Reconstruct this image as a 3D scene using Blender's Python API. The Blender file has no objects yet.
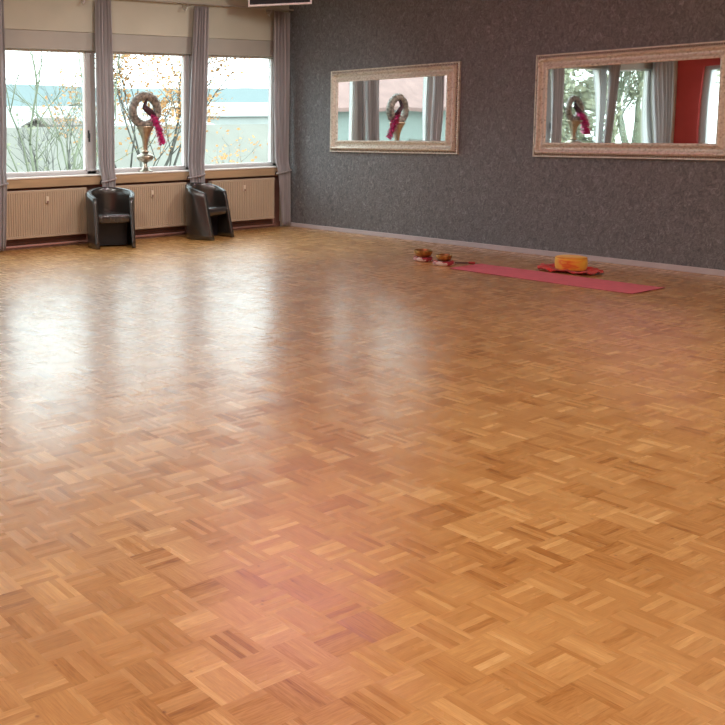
import bpy, math, random
from mathutils import Vector, Matrix
PI = math.pi
scn = bpy.context.scene
COL = scn.collection

# ------------------------------------------------------------------ materials
def new_mat(name):
    m = bpy.data.materials.new(name); m.use_nodes = True
    nt = m.node_tree
    for n in list(nt.nodes): nt.nodes.remove(n)
    return m, nt
def N(nt, typ, **kw):
    n = nt.nodes.new(typ)
    for k, v in kw.items():
        if k.startswith('i_'): n.inputs[k[2:].replace('_', ' ')].default_value = v
        else: setattr(n, k, v)
    return n
def ramp(nt, stops, interp='LINEAR'):
    r = nt.nodes.new('ShaderNodeValToRGB'); r.color_ramp.interpolation = interp
    e = r.color_ramp.elements
    while len(e) < len(stops): e.new(0.5)
    for i, (p, c) in enumerate(stops):
        e[i].position = p; e[i].color = (c[0], c[1], c[2], 1)
    return r
def mat(name, col, rough=0.6, spec=0.4, metal=0.0, var=0.12, scale=8.0, bump=0.0, bscale=None, stretch=(1, 1, 1), coat=0.0, sheen=0.0, subsurf=0.0):
    m, nt = new_mat(name)
    out = N(nt, 'ShaderNodeOutputMaterial'); b = N(nt, 'ShaderNodeBsdfPrincipled')
    tc = N(nt, 'ShaderNodeTexCoord'); mp = N(nt, 'ShaderNodeMapping'); mp.inputs['Scale'].default_value = stretch
    nt.links.new(tc.outputs['Object'], mp.inputs[0])
    no = N(nt, 'ShaderNodeTexNoise'); no.inputs['Scale'].default_value = scale; no.inputs['Detail'].default_value = 4
    nt.links.new(mp.outputs[0], no.inputs['Vector'])
    a = tuple(max(0, c * (1 - var)) for c in col); z = tuple(min(1, c * (1 + var)) for c in col)
    r = ramp(nt, [(0.3, a), (0.7, z)])
    nt.links.new(no.outputs[0], r.inputs[0]); nt.links.new(r.outputs[0], b.inputs['Base Color'])
    b.inputs['Roughness'].default_value = rough; b.inputs['Metallic'].default_value = metal
    b.inputs['Specular IOR Level'].default_value = spec
    b.inputs['Coat Weight'].default_value = coat; b.inputs['Coat Roughness'].default_value = 0.15
    b.inputs['Sheen Weight'].default_value = sheen
    if bump > 0:
        n2 = N(nt, 'ShaderNodeTexNoise'); n2.inputs['Scale'].default_value = bscale or scale * 4; n2.inputs['Detail'].default_value = 5
        nt.links.new(mp.outputs[0], n2.inputs['Vector'])
        bp = N(nt, 'ShaderNodeBump'); bp.inputs['Strength'].default_value = bump; bp.inputs['Distance'].default_value = 0.01
        nt.links.new(n2.outputs[0], bp.inputs['Height']); nt.links.new(bp.outputs[0], b.inputs['Normal'])
    nt.links.new(b.outputs[0], out.inputs[0])
    return m
def fabric_translucent(name, col, col2, trans=0.45):
    m, nt = new_mat(name)
    out = N(nt, 'ShaderNodeOutputMaterial'); b = N(nt, 'ShaderNodeBsdfPrincipled'); t = N(nt, 'ShaderNodeBsdfTranslucent'); mx = N(nt, 'ShaderNodeMixShader')
    tc = N(nt, 'ShaderNodeTexCoord'); mp = N(nt, 'ShaderNodeMapping'); mp.inputs['Scale'].default_value = (60, 60, 1.5)
    no = N(nt, 'ShaderNodeTexNoise'); no.inputs['Scale'].default_value = 1.0
    nt.links.new(tc.outputs['Object'], mp.inputs[0]); nt.links.new(mp.outputs[0], no.inputs['Vector'])
    r = ramp(nt, [(0.35, col), (0.65, col2)])
    nt.links.new(no.outputs[0], r.inputs[0]); nt.links.new(r.outputs[0], b.inputs['Base Color']); nt.links.new(r.outputs[0], t.inputs['Color'])
    b.inputs['Roughness'].default_value = 0.45; b.inputs['Sheen Weight'].default_value = 0.3
    mx.inputs[0].default_value = trans
    nt.links.new(b.outputs[0], mx.inputs[1]); nt.links.new(t.outputs[0], mx.inputs[2]); nt.links.new(mx.outputs[0], out.inputs[0])
    return m
def emit(name, col, strength):
    m, nt = new_mat(name)
    out = N(nt, 'ShaderNodeOutputMaterial'); e = N(nt, 'ShaderNodeEmission')
    e.inputs[0].default_value = (*col, 1); e.inputs[1].default_value = strength
    nt.links.new(e.outputs[0], out.inputs[0]); return m

def floor_material(b=0.14, strips=6):
    m, nt = new_mat('mosaic_parquet')
    L = nt.links.new
    def math_(op, a, c=None):
        n = N(nt, 'ShaderNodeMath', operation=op)
        for i, v in enumerate((a, c)):
            if v is None: continue
            if isinstance(v, (int, float)): n.inputs[i].default_value = v
            else: L(v, n.inputs[i])
        return n.outputs[0]
    out = N(nt, 'ShaderNodeOutputMaterial'); bs = N(nt, 'ShaderNodeBsdfPrincipled')
    tc = N(nt, 'ShaderNodeTexCoord'); sp = N(nt, 'ShaderNodeSeparateXYZ'); L(tc.outputs['Object'], sp.inputs[0])
    x = math_('DIVIDE', math_('ADD', sp.outputs[0], 50 * b + 0.053), b); y = math_('DIVIDE', math_('ADD', sp.outputs[1], 50 * b + 0.02), b)
    i = math_('FLOOR', x); j = math_('FLOOR', y)
    fx = math_('SUBTRACT', x, i); fy = math_('SUBTRACT', y, j)
    par = math_('MODULO', math_('ADD', i, j), 2.0)
    par = math_('ROUND', par)
    inv = math_('SUBTRACT', 1.0, par)
    along = math_('ADD', math_('MULTIPLY', fx, par), math_('MULTIPLY', fy, inv))       # coordinate along the strip
    across = math_('ADD', math_('MULTIPLY', fy, par), math_('MULTIPLY', fx, inv))
    s = math_('MULTIPLY', across, float(strips)); k = math_('FLOOR', s); fs = math_('SUBTRACT', s, k)
    cid = N(nt, 'ShaderNodeCombineXYZ'); L(i, cid.inputs[0]); L(j, cid.inputs[1]); L(k, cid.inputs[2])
    wn = N(nt, 'ShaderNodeTexWhiteNoise', noise_dimensions='3D'); L(cid.outputs[0], wn.inputs[0])
    cb = N(nt, 'ShaderNodeCombineXYZ'); L(i, cb.inputs[0]); L(j, cb.inputs[1]); cb.inputs[2].default_value = 77.0
    wb = N(nt, 'ShaderNodeTexWhiteNoise', noise_dimensions='3D'); L(cb.outputs[0], wb.inputs[0])
    # grain stretched along each strip
    gv = N(nt, 'ShaderNodeCombineXYZ')
    L(math_('ADD', math_('MULTIPLY', along, 1.4), math_('MULTIPLY', wn.outputs[0], 37.0)), gv.inputs[0])
    L(math_('MULTIPLY', s, 2.4), gv.inputs[1]); L(math_('MULTIPLY', math_('ADD', i, math_('MULTIPLY', j, 3.1)), 1.7), gv.inputs[2])
    gr = N(nt, 'ShaderNodeTexNoise'); gr.inputs['Scale'].default_value = 1.6; gr.inputs['Detail'].default_value = 5; gr.inputs['Distortion'].default_value = 0.6
    L(gv.outputs[0], gr.inputs['Vector'])
    # strip tone: part of it shared by the block, the rest its own
    own = math_('ADD', math_('MULTIPLY', wn.outputs[0], 0.24), math_('SUBTRACT', math_('MULTIPLY', math_('GREATER_THAN', wn.outputs[0], 0.86), 0.11), math_('MULTIPLY', math_('LESS_THAN', wn.outputs[0], 0.10), 0.10))); own = math_('ADD', own, 0.07); blk = math_('MULTIPLY', wb.outputs[0], 0.36)
    tone = math_('ADD', math_('ADD', own, blk), math_('MULTIPLY', math_('SUBTRACT', gr.outputs[0], 0.5), 1.0))
    tone = math_('ADD', tone, 0.16)
    r = ramp(nt, [(0.0, (0.25, 0.090, 0.012)), (0.2, (0.40, 0.175, 0.028)), (0.42, (0.51, 0.256, 0.066)), (0.64, (0.58, 0.314, 0.094)), (0.84, (0.68, 0.40, 0.130)), (1.0, (0.80, 0.52, 0.21))])
    L(tone, r.inputs[0])
    # small dark knots
    vk = N(nt, 'ShaderNodeTexVoronoi'); vk.inputs['Scale'].default_value = 8.5; L(tc.outputs['Object'], vk.inputs['Vector'])
    nk = N(nt, 'ShaderNodeTexNoise'); nk.inputs['Scale'].default_value = 60; L(tc.outputs['Object'], nk.inputs['Vector'])
    kd = math_('ADD', vk.outputs['Distance'], math_('MULTIPLY', nk.outputs[0], 0.05))
    nw = N(nt, 'ShaderNodeTexNoise'); nw.inputs['Scale'].default_value = 9; nw.inputs['Detail'].default_value = 6; nw.inputs['Roughness'].default_value = 0.7; L(gv.outputs[0], nw.inputs['Vector'])
    kd = math_('MINIMUM', kd, math_('SUBTRACT', 0.72, nw.outputs[0]))
    kr = ramp(nt, [(0.045, (0.52, 0.38, 0.28)), (0.09, (1, 1, 1))]); L(kd, kr.inputs[0])
    mk = N(nt, 'ShaderNodeMix', data_type='RGBA', blend_type='MULTIPLY'); mk.inputs[0].default_value = 1
    L(r.outputs[0], mk.inputs[6]); L(kr.outputs[0], mk.inputs[7])
    # joints
    es = math_('MINIMUM', fs, math_('SUBTRACT', 1.0, fs)); ea = math_('MINIMUM', along, math_('SUBTRACT', 1.0, along))
    js = math_('GREATER_THAN', es, 0.022); ja = math_('GREATER_THAN', ea, 0.0045)
    jt = math_('MULTIPLY', js, ja)
    jf = math_('ADD', 0.90, math_('MULTIPLY', jt, 0.10))
    mj = N(nt, 'ShaderNodeMix', data_type='RGBA', blend_type='MULTIPLY'); mj.inputs[0].default_value = 1
    cj = N(nt, 'ShaderNodeCombineColor'); [L(jf, cj.inputs[q]) for q in range(3)]
    L(mk.outputs[2], mj.inputs[6]); L(cj.outputs[0], mj.inputs[7]); L(mj.outputs[2], bs.inputs['Base Color'])
    # each strip lies at a hair's tilt of its own
    sc = N(nt, 'ShaderNodeVectorMath', operation='SUBTRACT'); L(wn.outputs['Color'], sc.inputs[0]); sc.inputs[1].default_value = (0.5, 0.5, 0.5)
    sb = N(nt, 'ShaderNodeVectorMath', operation='SUBTRACT'); L(wb.outputs['Color'], sb.inputs[0]); sb.inputs[1].default_value = (0.5, 0.5, 0.5)
    m1 = N(nt, 'ShaderNodeVectorMath', operation='MULTIPLY'); L(sc.outputs[0], m1.inputs[0]); m1.inputs[1].default_value = (0.020, 0.020, 0)
    m2 = N(nt, 'ShaderNodeVectorMath', operation='MULTIPLY'); L(sb.outputs[0], m2.inputs[0]); m2.inputs[1].default_value = (0.024, 0.024, 0)
    ge = N(nt, 'ShaderNodeNewGeometry')
    a1 = N(nt, 'ShaderNodeVectorMath', operation='ADD'); L(ge.outputs['Normal'], a1.inputs[0]); L(m1.outputs[0], a1.inputs[1])
    a2 = N(nt, 'ShaderNodeVectorMath', operation='ADD'); L(a1.outputs[0], a2.inputs[0]); L(m2.outputs[0], a2.inputs[1])
    nn = N(nt, 'ShaderNodeVectorMath', operation='NORMALIZE'); L(a2.outputs[0], nn.inputs[0])
    L(nn.outputs[0], bs.inputs['Normal'])
    nr = N(nt, 'ShaderNodeTexNoise'); nr.inputs['Scale'].default_value = 1.3; nr.inputs['Detail'].default_value = 6; L(tc.outputs['Object'], nr.inputs['Vector'])
    rr = math_('ADD', 0.20, math_('MULTIPLY', nr.outputs[0], 0.08)); rr = math_('ADD', rr, math_('MULTIPLY', wn.outputs[0], 0.05))
    L(rr, bs.inputs['Roughness']); bs.inputs['Specular IOR Level'].default_value = 0.75; bs.inputs['Coat Weight'].default_value = 0.9; bs.inputs['Coat Roughness'].default_value = 0.42; L(nn.outputs[0], bs.inputs['Coat Normal'])
    L(bs.outputs[0], out.inputs[0])
    return m

def wallpaper_material():
    m, nt = new_mat('crinkled_dark_wallpaper'); L = nt.links.new
    out = N(nt, 'ShaderNodeOutputMaterial'); b = N(nt, 'ShaderNodeBsdfPrincipled'); tc = N(nt, 'ShaderNodeTexCoord')
    n1 = N(nt, 'ShaderNodeTexNoise'); n1.inputs['Scale'].default_value = 22; n1.inputs['Detail'].default_value = 8; n1.inputs['Distortion'].default_value = 1.6; n1.inputs['Roughness'].default_value = 0.65
    mp = N(nt, 'ShaderNodeMapping'); mp.inputs['Scale'].default_value = (1, 1, 0.75); L(tc.outputs['Object'], mp.inputs[0]); L(mp.outputs[0], n1.inputs['Vector'])
    r = ramp(nt, [(0.30, (0.085, 0.090, 0.097)), (0.48, (0.144, 0.151, 0.160)), (0.60, (0.190, 0.198, 0.208)), (0.70, (0.29, 0.30, 0.31))])
    L(n1.outputs[0], r.inputs[0]); L(r.outputs[0], b.inputs['Base Color'])
    v = N(nt, 'ShaderNodeTexVoronoi', feature='DISTANCE_TO_EDGE'); v.inputs['Scale'].default_value = 26
    n3 = N(nt, 'ShaderNodeTexNoise'); n3.inputs['Scale'].default_value = 9; L(tc.outputs['Object'], n3.inputs['Vector'])
    ad = N(nt, 'ShaderNodeMix', data_type='VECTOR'); ad.inputs[0].default_value = 0.25
    L(tc.outputs['Object'], ad.inputs[4]); L(n3.outputs[1], ad.inputs[5]); L(ad.outputs[1], v.inputs['Vector'])
    mu = N(nt, 'ShaderNodeMath', operation='ADD'); L(v.outputs[0], mu.inputs[0]); L(n1.outputs[0], mu.inputs[1])
    bp = N(nt, 'ShaderNodeBump'); bp.inputs['Strength'].default_value = 0.55; bp.inputs['Distance'].default_value = 0.012
    L(mu.outputs[0], bp.inputs['Height']); L(bp.outputs[0], b.inputs['Normal'])
    b.inputs['Roughness'].default_value = 0.48; b.inputs['Specular IOR Level'].default_value = 0.45
    L(b.outputs[0], out.inputs[0]); return m

def glass_material():
    m, nt = new_mat('window_glass'); L = nt.links.new
    out = N(nt, 'ShaderNodeOutputMaterial'); t = N(nt, 'ShaderNodeBsdfTransparent'); g = N(nt, 'ShaderNodeBsdfGlossy'); mx = N(nt, 'ShaderNodeMixShader'); f = N(nt, 'ShaderNodeLayerWeight'); pw = N(nt, 'ShaderNodeMath', operation='POWER')
    t.inputs[0].default_value = (0.95, 0.98, 0.97, 1); g.inputs['Roughness'].default_value = 0.02; pw.inputs[1].default_value = 5.0; f.inputs['Blend'].default_value = 0.5; sc_ = N(nt, 'ShaderNodeMath', operation='MULTIPLY'); sc_.inputs[1].default_value = 0.5
    L(f.outputs['Facing'], pw.inputs[0]); L(pw.outputs[0], sc_.inputs[0]); L(sc_.outputs[0], mx.inputs[0]); L(t.outputs[0], mx.inputs[1]); L(g.outputs[0], mx.inputs[2]); L(mx.outputs[0], out.inputs[0]); return m
def mirror_material():
    m, nt = new_mat('mirror_glass'); L = nt.links.new
    out = N(nt, 'ShaderNodeOutputMaterial'); g = N(nt, 'ShaderNodeBsdfPrincipled')
    g.inputs['Base Color'].default_value = (0.93, 0.95, 0.94, 1); g.inputs['Metallic'].default_value = 1; g.inputs['Roughness'].default_value = 0.015
    L(g.outputs[0], out.inputs[0]); return m

def frame_material():
    m, nt = new_mat('aged_champagne_gilding'); L = nt.links.new
    out = N(nt, 'ShaderNodeOutputMaterial'); b = N(nt, 'ShaderNodeBsdfPrincipled'); tc = N(nt, 'ShaderNodeTexCoord')
    n = N(nt, 'ShaderNodeTexNoise'); n.inputs['Scale'].default_value = 38; n.inputs['Detail'].default_value = 5; n.inputs['Roughness'].default_value = 0.6
    L(tc.outputs['Object'], n.inputs['Vector'])
    r = ramp(nt, [(0.30, (0.36, 0.33, 0.27)), (0.42, (0.66, 0.62, 0.54)), (0.60, (0.78, 0.75, 0.67)), (0.75, (0.88, 0.86, 0.80))])
    L(n.outputs[0], r.inputs[0]); L(r.outputs[0], b.inputs['Base Color'])
    b.inputs['Metallic'].default_value = 0.4; b.inputs['Roughness'].default_value = 0.36
    bp = N(nt, 'ShaderNodeBump'); bp.inputs['Strength'].default_value = 0.35; bp.inputs['Distance'].default_value = 0.006
    L(n.outputs[0], bp.inputs['Height']); L(bp.outputs[0], b.inputs['Normal'])
    L(b.outputs[0], out.inputs[0]); return m

def cushion_material():
    m, nt = new_mat('yellow_orange_cushion_cloth'); L = nt.links.new
    out = N(nt, 'ShaderNodeOutputMaterial'); b = N(nt, 'ShaderNodeBsdfPrincipled'); tc = N(nt, 'ShaderNodeTexCoord')
    mp = N(nt, 'ShaderNodeMapping'); mp.inputs['Scale'].default_value = (1.0, 1.0, 2.6); mp.inputs['Location'].default_value = (0.31, 0.2, 0.1); L(tc.outputs['Object'], mp.inputs[0])
    n = N(nt, 'ShaderNodeTexNoise'); n.inputs['Scale'].default_value = 5.2; n.inputs['Detail'].default_value = 2; n.inputs['Distortion'].default_value = 0.8
    L(mp.outputs[0], n.inputs['Vector'])
    r = ramp(nt, [(0.45, (0.85, 0.50, 0.05)), (0.54, (0.86, 0.36, 0.04)), (0.60, (0.75, 0.13, 0.02)), (0.66, (0.82, 0.33, 0.04))])
    L(n.outputs[0], r.inputs[0]); L(r.outputs[0], b.inputs['Base Color']); b.inputs['Roughness'].default_value = 0.75; b.inputs['Sheen Weight'].default_value = 0.2
    L(b.outputs[0], out.inputs[0]); return m

def patterned(name, c1, c2, scale):
    m, nt = new_mat(name); L = nt.links.new
    out = N(nt, 'ShaderNodeOutputMaterial'); b = N(nt, 'ShaderNodeBsdfPrincipled'); tc = N(nt, 'ShaderNodeTexCoord')
    v = N(nt, 'ShaderNodeTexVoronoi'); v.inputs['Scale'].default_value = scale; L(tc.outputs['Object'], v.inputs['Vector'])
    r = ramp(nt, [(0.48, c1), (0.55, c2)]); L(v.outputs['Color'], r.inputs[0]); L(r.outputs[0], b.inputs['Base Color'])
    b.inputs['Roughness'].default_value = 0.8; L(b.outputs[0], out.inputs[0]); return m

M = dict(
    floor=floor_material(), paper=wallpaper_material(), glass=glass_material(), mirror=mirror_material(), gilt=frame_material(),
    cream=mat('cream_wall_paint', (0.47, 0.45, 0.365), 0.7, var=0.05, scale=2, bump=0.05),
    shutter=mat('taupe_shutter_casing', (0.36, 0.34, 0.30), 0.55, var=0.05, scale=3),
    niche=mat('shaded_niche_brown', (0.20, 0.10, 0.075), 0.7, var=0.12, scale=6),  # dark brown carries the shade behind and below the radiators
    white_ceiling=mat('white_ceiling_paint', (0.78, 0.75, 0.71), 0.85, var=0.03),
    red=mat('red_wall_paint', (0.58, 0.07, 0.065), 0.75, var=0.08, scale=3),
    back=mat('beige_back_wall_paint', (0.62, 0.50, 0.42), 0.8, var=0.05, scale=2),
    sill_wood=mat('tan_sill_board', (0.42, 0.29, 0.17), 0.5, var=0.12, scale=3, stretch=(0.6, 6, 6)),
    sill_top=mat('white_sill_laminate', (0.80, 0.77, 0.72), 0.35, var=0.03),
    pvc=mat('grey_window_plastic', (0.46, 0.45, 0.455), 0.4, var=0.04, scale=3),
    gasket=mat('pale_glazing_bead', (0.82, 0.82, 0.81), 0.4, var=0.02),
    rad=mat('beige_radiator_enamel', (0.44, 0.345, 0.25), 0.38, var=0.05, scale=2),
    pipe=mat('mauve_pipe_paint', (0.42, 0.23, 0.20), 0.4, var=0.08),
    meter=mat('ivory_meter_plastic', (0.68, 0.58, 0.46), 0.4, var=0.04),
    dark=mat('black_rubber', (0.02, 0.02, 0.022), 0.5, var=0.2),
    leather=mat('black_brown_leather', (0.022, 0.019, 0.016), 0.27, spec=0.8, var=0.25, scale=14, bump=0.12, bscale=120, coat=0.25),
    leather2=mat('black_leather_seat', (0.024, 0.020, 0.019), 0.26, spec=0.6, var=0.2, scale=14, bump=0.1, bscale=120, coat=0.35),
    plinth=mat('black_plinth_vinyl', (0.010, 0.009, 0.011), 0.4, spec=0.3, var=0.2),
    curtain=fabric_translucent('mauve_satin_curtain', (0.47, 0.435, 0.44), (0.61, 0.575, 0.585), 0.5),
    base=mat('pale_grey_skirting', (0.50, 0.47, 0.49), 0.45, var=0.05),
    steel=mat('brushed_steel', (0.60, 0.58, 0.55), 0.3, metal=0.9, var=0.05),
    bezel=mat('silver_bezel', (0.72, 0.66, 0.64), 0.35, metal=0.3, var=0.04),
    screen=mat('black_glass_screen', (0.010, 0.008, 0.009), 0.55, var=0.1),
    bronze=mat('antique_silver_bronze', (0.36, 0.28, 0.20), 0.34, metal=0.8, var=0.3, scale=14),
    silver=mat('tarnished_silver', (0.34, 0.30, 0.24), 0.36, metal=0.8, var=0.3, scale=20),
    wreath=mat('grey_brown_leafy_wreath', (0.20, 0.165, 0.135), 0.45, spec=0.6, var=0.8, scale=30, bump=0.4),
    bow=mat('dark_plum_ribbon', (0.045, 0.012, 0.022), 0.5, var=0.3),
    plume=mat('magenta_feathers', (0.54, 0.010, 0.16), 0.6, var=0.5, scale=30, sheen=0.3),
    mat_pink=mat('pink_yoga_foam', (0.66, 0.16, 0.20), 0.7, var=0.08, scale=12, bump=0.15, bscale=300),
    mat_edge=mat('dark_pink_foam_edge', (0.34, 0.06, 0.09), 0.8, var=0.08),
    cushion=cushion_material(),
    piping=mat('orange_cushion_piping', (0.70, 0.26, 0.04), 0.7, var=0.2),
    shawl=mat('crimson_shawl', (0.55, 0.022, 0.018), 0.7, var=0.4, scale=16, bump=0.3, bscale=60, sheen=0.2),
    brass=mat('hammered_bowl_brass', (0.42, 0.22, 0.07), 0.32, metal=0.85, var=0.35, scale=30, bump=0.3, bscale=90),
    brass_in=mat('dark_bowl_interior', (0.30, 0.17, 0.07), 0.4, metal=0.8, var=0.3, scale=30),
    ring=patterned('red_white_brocade', (0.36, 0.03, 0.05), (0.72, 0.60, 0.54), 26),
    mallet=mat('dark_mallet_wood', (0.12, 0.05, 0.03), 0.5, var=0.2),
    felt=mat('red_mallet_felt', (0.40, 0.05, 0.05), 0.9, var=0.2),
    bark=mat('pale_green_bark', (0.153, 0.164, 0.112), 0.9, var=0.2, scale=5),
    twig=mat('grey_twig_bark', (0.096, 0.091, 0.080), 0.9, var=0.2, scale=5),
    orange_leaf=mat('autumn_orange_leaves', (0.374, 0.190, 0.071), 0.8, var=0.25, scale=2),
    pale_leaf=mat('pale_olive_leaves', (0.197, 0.197, 0.128), 0.8, var=0.25, scale=2),
    hill=mat('hazy_teal_hillside', (0.165, 0.200, 0.200), 1.0, spec=0, var=0.06, scale=0.03),  # distance haze mixed into this pale colour
    hall=mat('white_render_hall', (0.327, 0.339, 0.327), 0.9, var=0.04, scale=0.5),
    roof=mat('grey_beige_roof_sheet', (0.165, 0.158, 0.135), 0.9, var=0.10, scale=0.8, stretch=(1, 0.3, 1)),
    redroof=mat('faded_red_roof_tiles', (0.25, 0.155, 0.14), 0.9, var=0.12, scale=2),
    mint=mat('mint_white_render', (0.24, 0.275, 0.258), 0.9, var=0.04),
    brown=mat('brown_shed_boards', (0.15, 0.125, 0.11), 0.9, var=0.1),
    grass=mat('autumn_meadow', (0.095, 0.095, 0.074), 1.0, spec=0, var=0.2, scale=0.3),
    lamp=emit('warm_fill_diffuser', (1.0, 0.80, 0.62), 2.0),
    pinklamp=emit('pink_lamp_diffuser', (1.0, 0.42, 0.72), 2.4),
)

# ------------------------------------------------------------------ mesh helpers
class MB:
    def __init__(s): s.v = []; s.f = []
    def add(s, vs, fs):
        o = len(s.v); s.v += [tuple(v) for v in vs]; s.f += [tuple(i + o for i in f) for f in fs]; return s
    def box(s, x0, x1, y0, y1, z0, z1):
        return s.add([(x0, y0, z0), (x1, y0, z0), (x1, y1, z0), (x0, y1, z0), (x0, y0, z1), (x1, y0, z1), (x1, y1, z1), (x0, y1, z1)],
                     [(0, 3, 2, 1), (4, 5, 6, 7), (0, 1, 5, 4), (1, 2, 6, 5), (2, 3, 7, 6), (3, 0, 4, 7)])
    def grid(s, P, closeu=False, closev=False):
        nu, nv = len(P), len(P[0]); vs = [p for row in P for p in row]; fs = []
        for i in range(nu if closeu else nu - 1):
            for j in range(nv if closev else nv - 1):
                a, b = i, (i + 1) % nu; c, d = j, (j + 1) % nv
                fs.append((a * nv + c, b * nv + c, b * nv + d, a * nv + d))
        return s.add(vs, fs)
    def tube(s, pts, rad, n=8, cap=True, closed=False):
        pts = [Vector(p) for p in pts]; m = len(pts)
        if not isinstance(rad, (list, tuple)): rad = [rad] * m
        rows = []; up = None
        for i, p in enumerate(pts):
            a = pts[(i - 1) % m] if (closed or i > 0) else p; b = pts[(i + 1) % m] if (closed or i < m - 1) else p
            t = (b - a).normalized()
            if up is None: up = t.orthogonal().normalized()
            up = (up - t * up.dot(t))
            up = up.normalized() if up.length > 1e-6 else t.orthogonal().normalized()
            q = t.cross(up)
            rows.append([p + (up * math.cos(2 * PI * k / n) + q * math.sin(2 * PI * k / n)) * rad[i] for k in range(n)])
        s.grid(rows, closeu=closed, closev=True)
        if cap and not closed:
            o = len(s.v) - m * n
            s.f.append(tuple(o + k for k in range(n))[::-1]); s.f.append(tuple(o + (m - 1) * n + k for k in range(n)))
        return s
    def lathe(s, prof, n=32, c=(0, 0, 0), cap=True):
        rows = [[(c[0] + r * math.cos(2 * PI * k / n), c[1] + r * math.sin(2 * PI * k / n), c[2] + z) for k in range(n)] for r, z in prof]
        o = len(s.v); s.grid(rows, closev=True)
        if cap:
            s.f.append(tuple(o + k for k in range(n))[::-1]); s.f.append(tuple(o + (len(prof) - 1) * n + k for k in range(n)))
        return s
    def build(s, name, m, parent=None, smooth=False, bevel=0, seg=2, subsurf=0):
        me = bpy.data.meshes.new(name); me.from_pydata(s.v, [], s.f)
        import bmesh
        bm = bmesh.new(); bm.from_mesh(me); bmesh.ops.recalc_face_normals(bm, faces=bm.faces); bm.to_mesh(me); bm.free()
        me.materials.append(m)
        if smooth:
            for p in me.polygons: p.use_smooth = True
        o = bpy.data.objects.new(name, me); COL.objects.link(o)
        if parent is not None: o.parent = parent
        if bevel:
            b = o.modifiers.new('bevel', 'BEVEL'); b.width = bevel; b.segments = seg; b.limit_method = 'ANGLE'; b.angle_limit = 0.6
        if subsurf:
            q = o.modifiers.new('subsurf', 'SUBSURF'); q.levels = subsurf; q.render_levels = subsurf
        return o
def tag(o, label=None, cat=None, group=None, kind=None):
    if label: o['label'] = label
    if cat: o['category'] = cat
    if group: o['group'] = group
    if kind: o['kind'] = kind
    return o
def thing(name, loc=(0, 0, 0), rz=0.0, label=None, cat=None, group=None, kind=None):
    o = bpy.data.objects.new(name, None); COL.objects.link(o); o.location = loc; o.rotation_euler = (0, 0, rz); o.empty_display_size = 0.1
    return tag(o, label, cat, group, kind)
def kids(o): return [c for c in list(bpy.data.objects) if c.parent == o]
def copy_tree(o, parent=None):
    c = o.copy(); COL.objects.link(c); c.parent = parent
    for ch in kids(o): copy_tree(ch, c)
    return c

# ------------------------------------------------------------------ room shell
XR, XL, YW, YB, H = 9.85, -0.85, 10.4, -2.6, 3.7
tag(MB().box(XL - 0.2, XR + 0.2, YB - 0.2, YW + 0.30, -0.12, 0).build('floor', M['floor']), 'honey coloured mosaic parquet floor with a glossy finish', 'floor', kind='structure')
tag(MB().box(XL - 0.2, XR + 0.2, YB - 0.2, YW + 0.30, H, H + 0.12).build('ceiling', M['white_ceiling']), 'white ceiling above the studio', 'ceiling', kind='structure')
tag(MB().box(XR, XR + 0.2, YB - 0.2, YW + 0.30, 0, H).build('wall_right', M['paper']), 'dark grey crinkled wallpaper wall carrying the mirrors', 'wall', kind='structure')
tag(MB().box(XL - 0.2, XR + 0.2, YB - 0.2, YB, 0, H).build('wall_back', M['back']), 'beige wall behind the viewer', 'wall', kind='structure')
wl = MB().box(XL - 0.2, XL, YB - 0.2, 8.2, 0, H).box(XL - 0.2, XL, 9.95, YW + 0.3, 0, H).box(XL - 0.2, XL, 8.2, 9.95, 0, 0.9).box(XL - 0.2, XL, 8.2, 9.95, 2.5, H)
tag(wl.build('wall_left', M['red']), 'red painted side wall with one window, seen in the mirror', 'wall', kind='structure')

WY = 10.56                       # glass plane
PITCH, WR, WG = 1.6, 9.63, 1.465
NWIN = 6
WGS = [1.33, WG, WG, WG, WG, 1.86]
x_end = WR - PITCH * (NWIN - 1) - WGS[-1] - 0.02
wf = MB()
wf.box(XL, x_end - 0.12, YW, YW + 0.3, 0, H)                       # left pier
wf.box(x_end - 0.12, XR, YW + 0.02, YW + 0.3, 2.70, H)              # band above the windows
wf.box(9.72, XR, YW, YW + 0.3, 0, 2.70)                             # narrow pier in the corner
tag(wf.build('wall_front', M['cream']), 'cream window wall with a long band of windows', 'wall', kind='structure')
tag(MB().box(x_end - 0.12, 9.72, YW + 0.05, YW + 0.3, 0, 0.755).build('wall_front', M['niche']), 'parapet wall behind the radiators, brown with painted shade', 'wall', kind='structure')
tag(MB().box(x_end - 0.12, 9.72, YW + 0.035, YW + 0.22, 2.472, 2.698).build('trim_1', M['shutter'], bevel=0.004), 'taupe roller shutter casing above the windows', 'casing', kind='structure')
ts = thing('trim_2', (0, 0, 0), 0, 'tan window sill board with a white top running under all windows', 'window sill', kind='structure')
MB().box(x_end - 0.12, 9.72, 10.375, 10.60, 0.760, 0.872).build('sill_board', M['sill_wood'], ts, bevel=0.006)
MB().box(x_end - 0.12, 9.72, 10.365, 10.60, 0.873, 0.892).build('sill_top', M['sill_top'], ts, bevel=0.004)
tag(MB().box(x_end, 9.72, YW + 0.028, YW + 0.05, 0, 0.075).build('shade_strip_front', M['niche']), 'low brown strip standing for shade under the radiators', 'baseboard', kind='structure')  # dark strip painting the shade below the radiators
tag(MB().box(XR - 0.018, XR, YB, YW, 0, 0.058).build('baseboard_right', M['base'], bevel=0.004), 'pale grey skirting board along the dark wall', 'baseboard', kind='structure')

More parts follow.
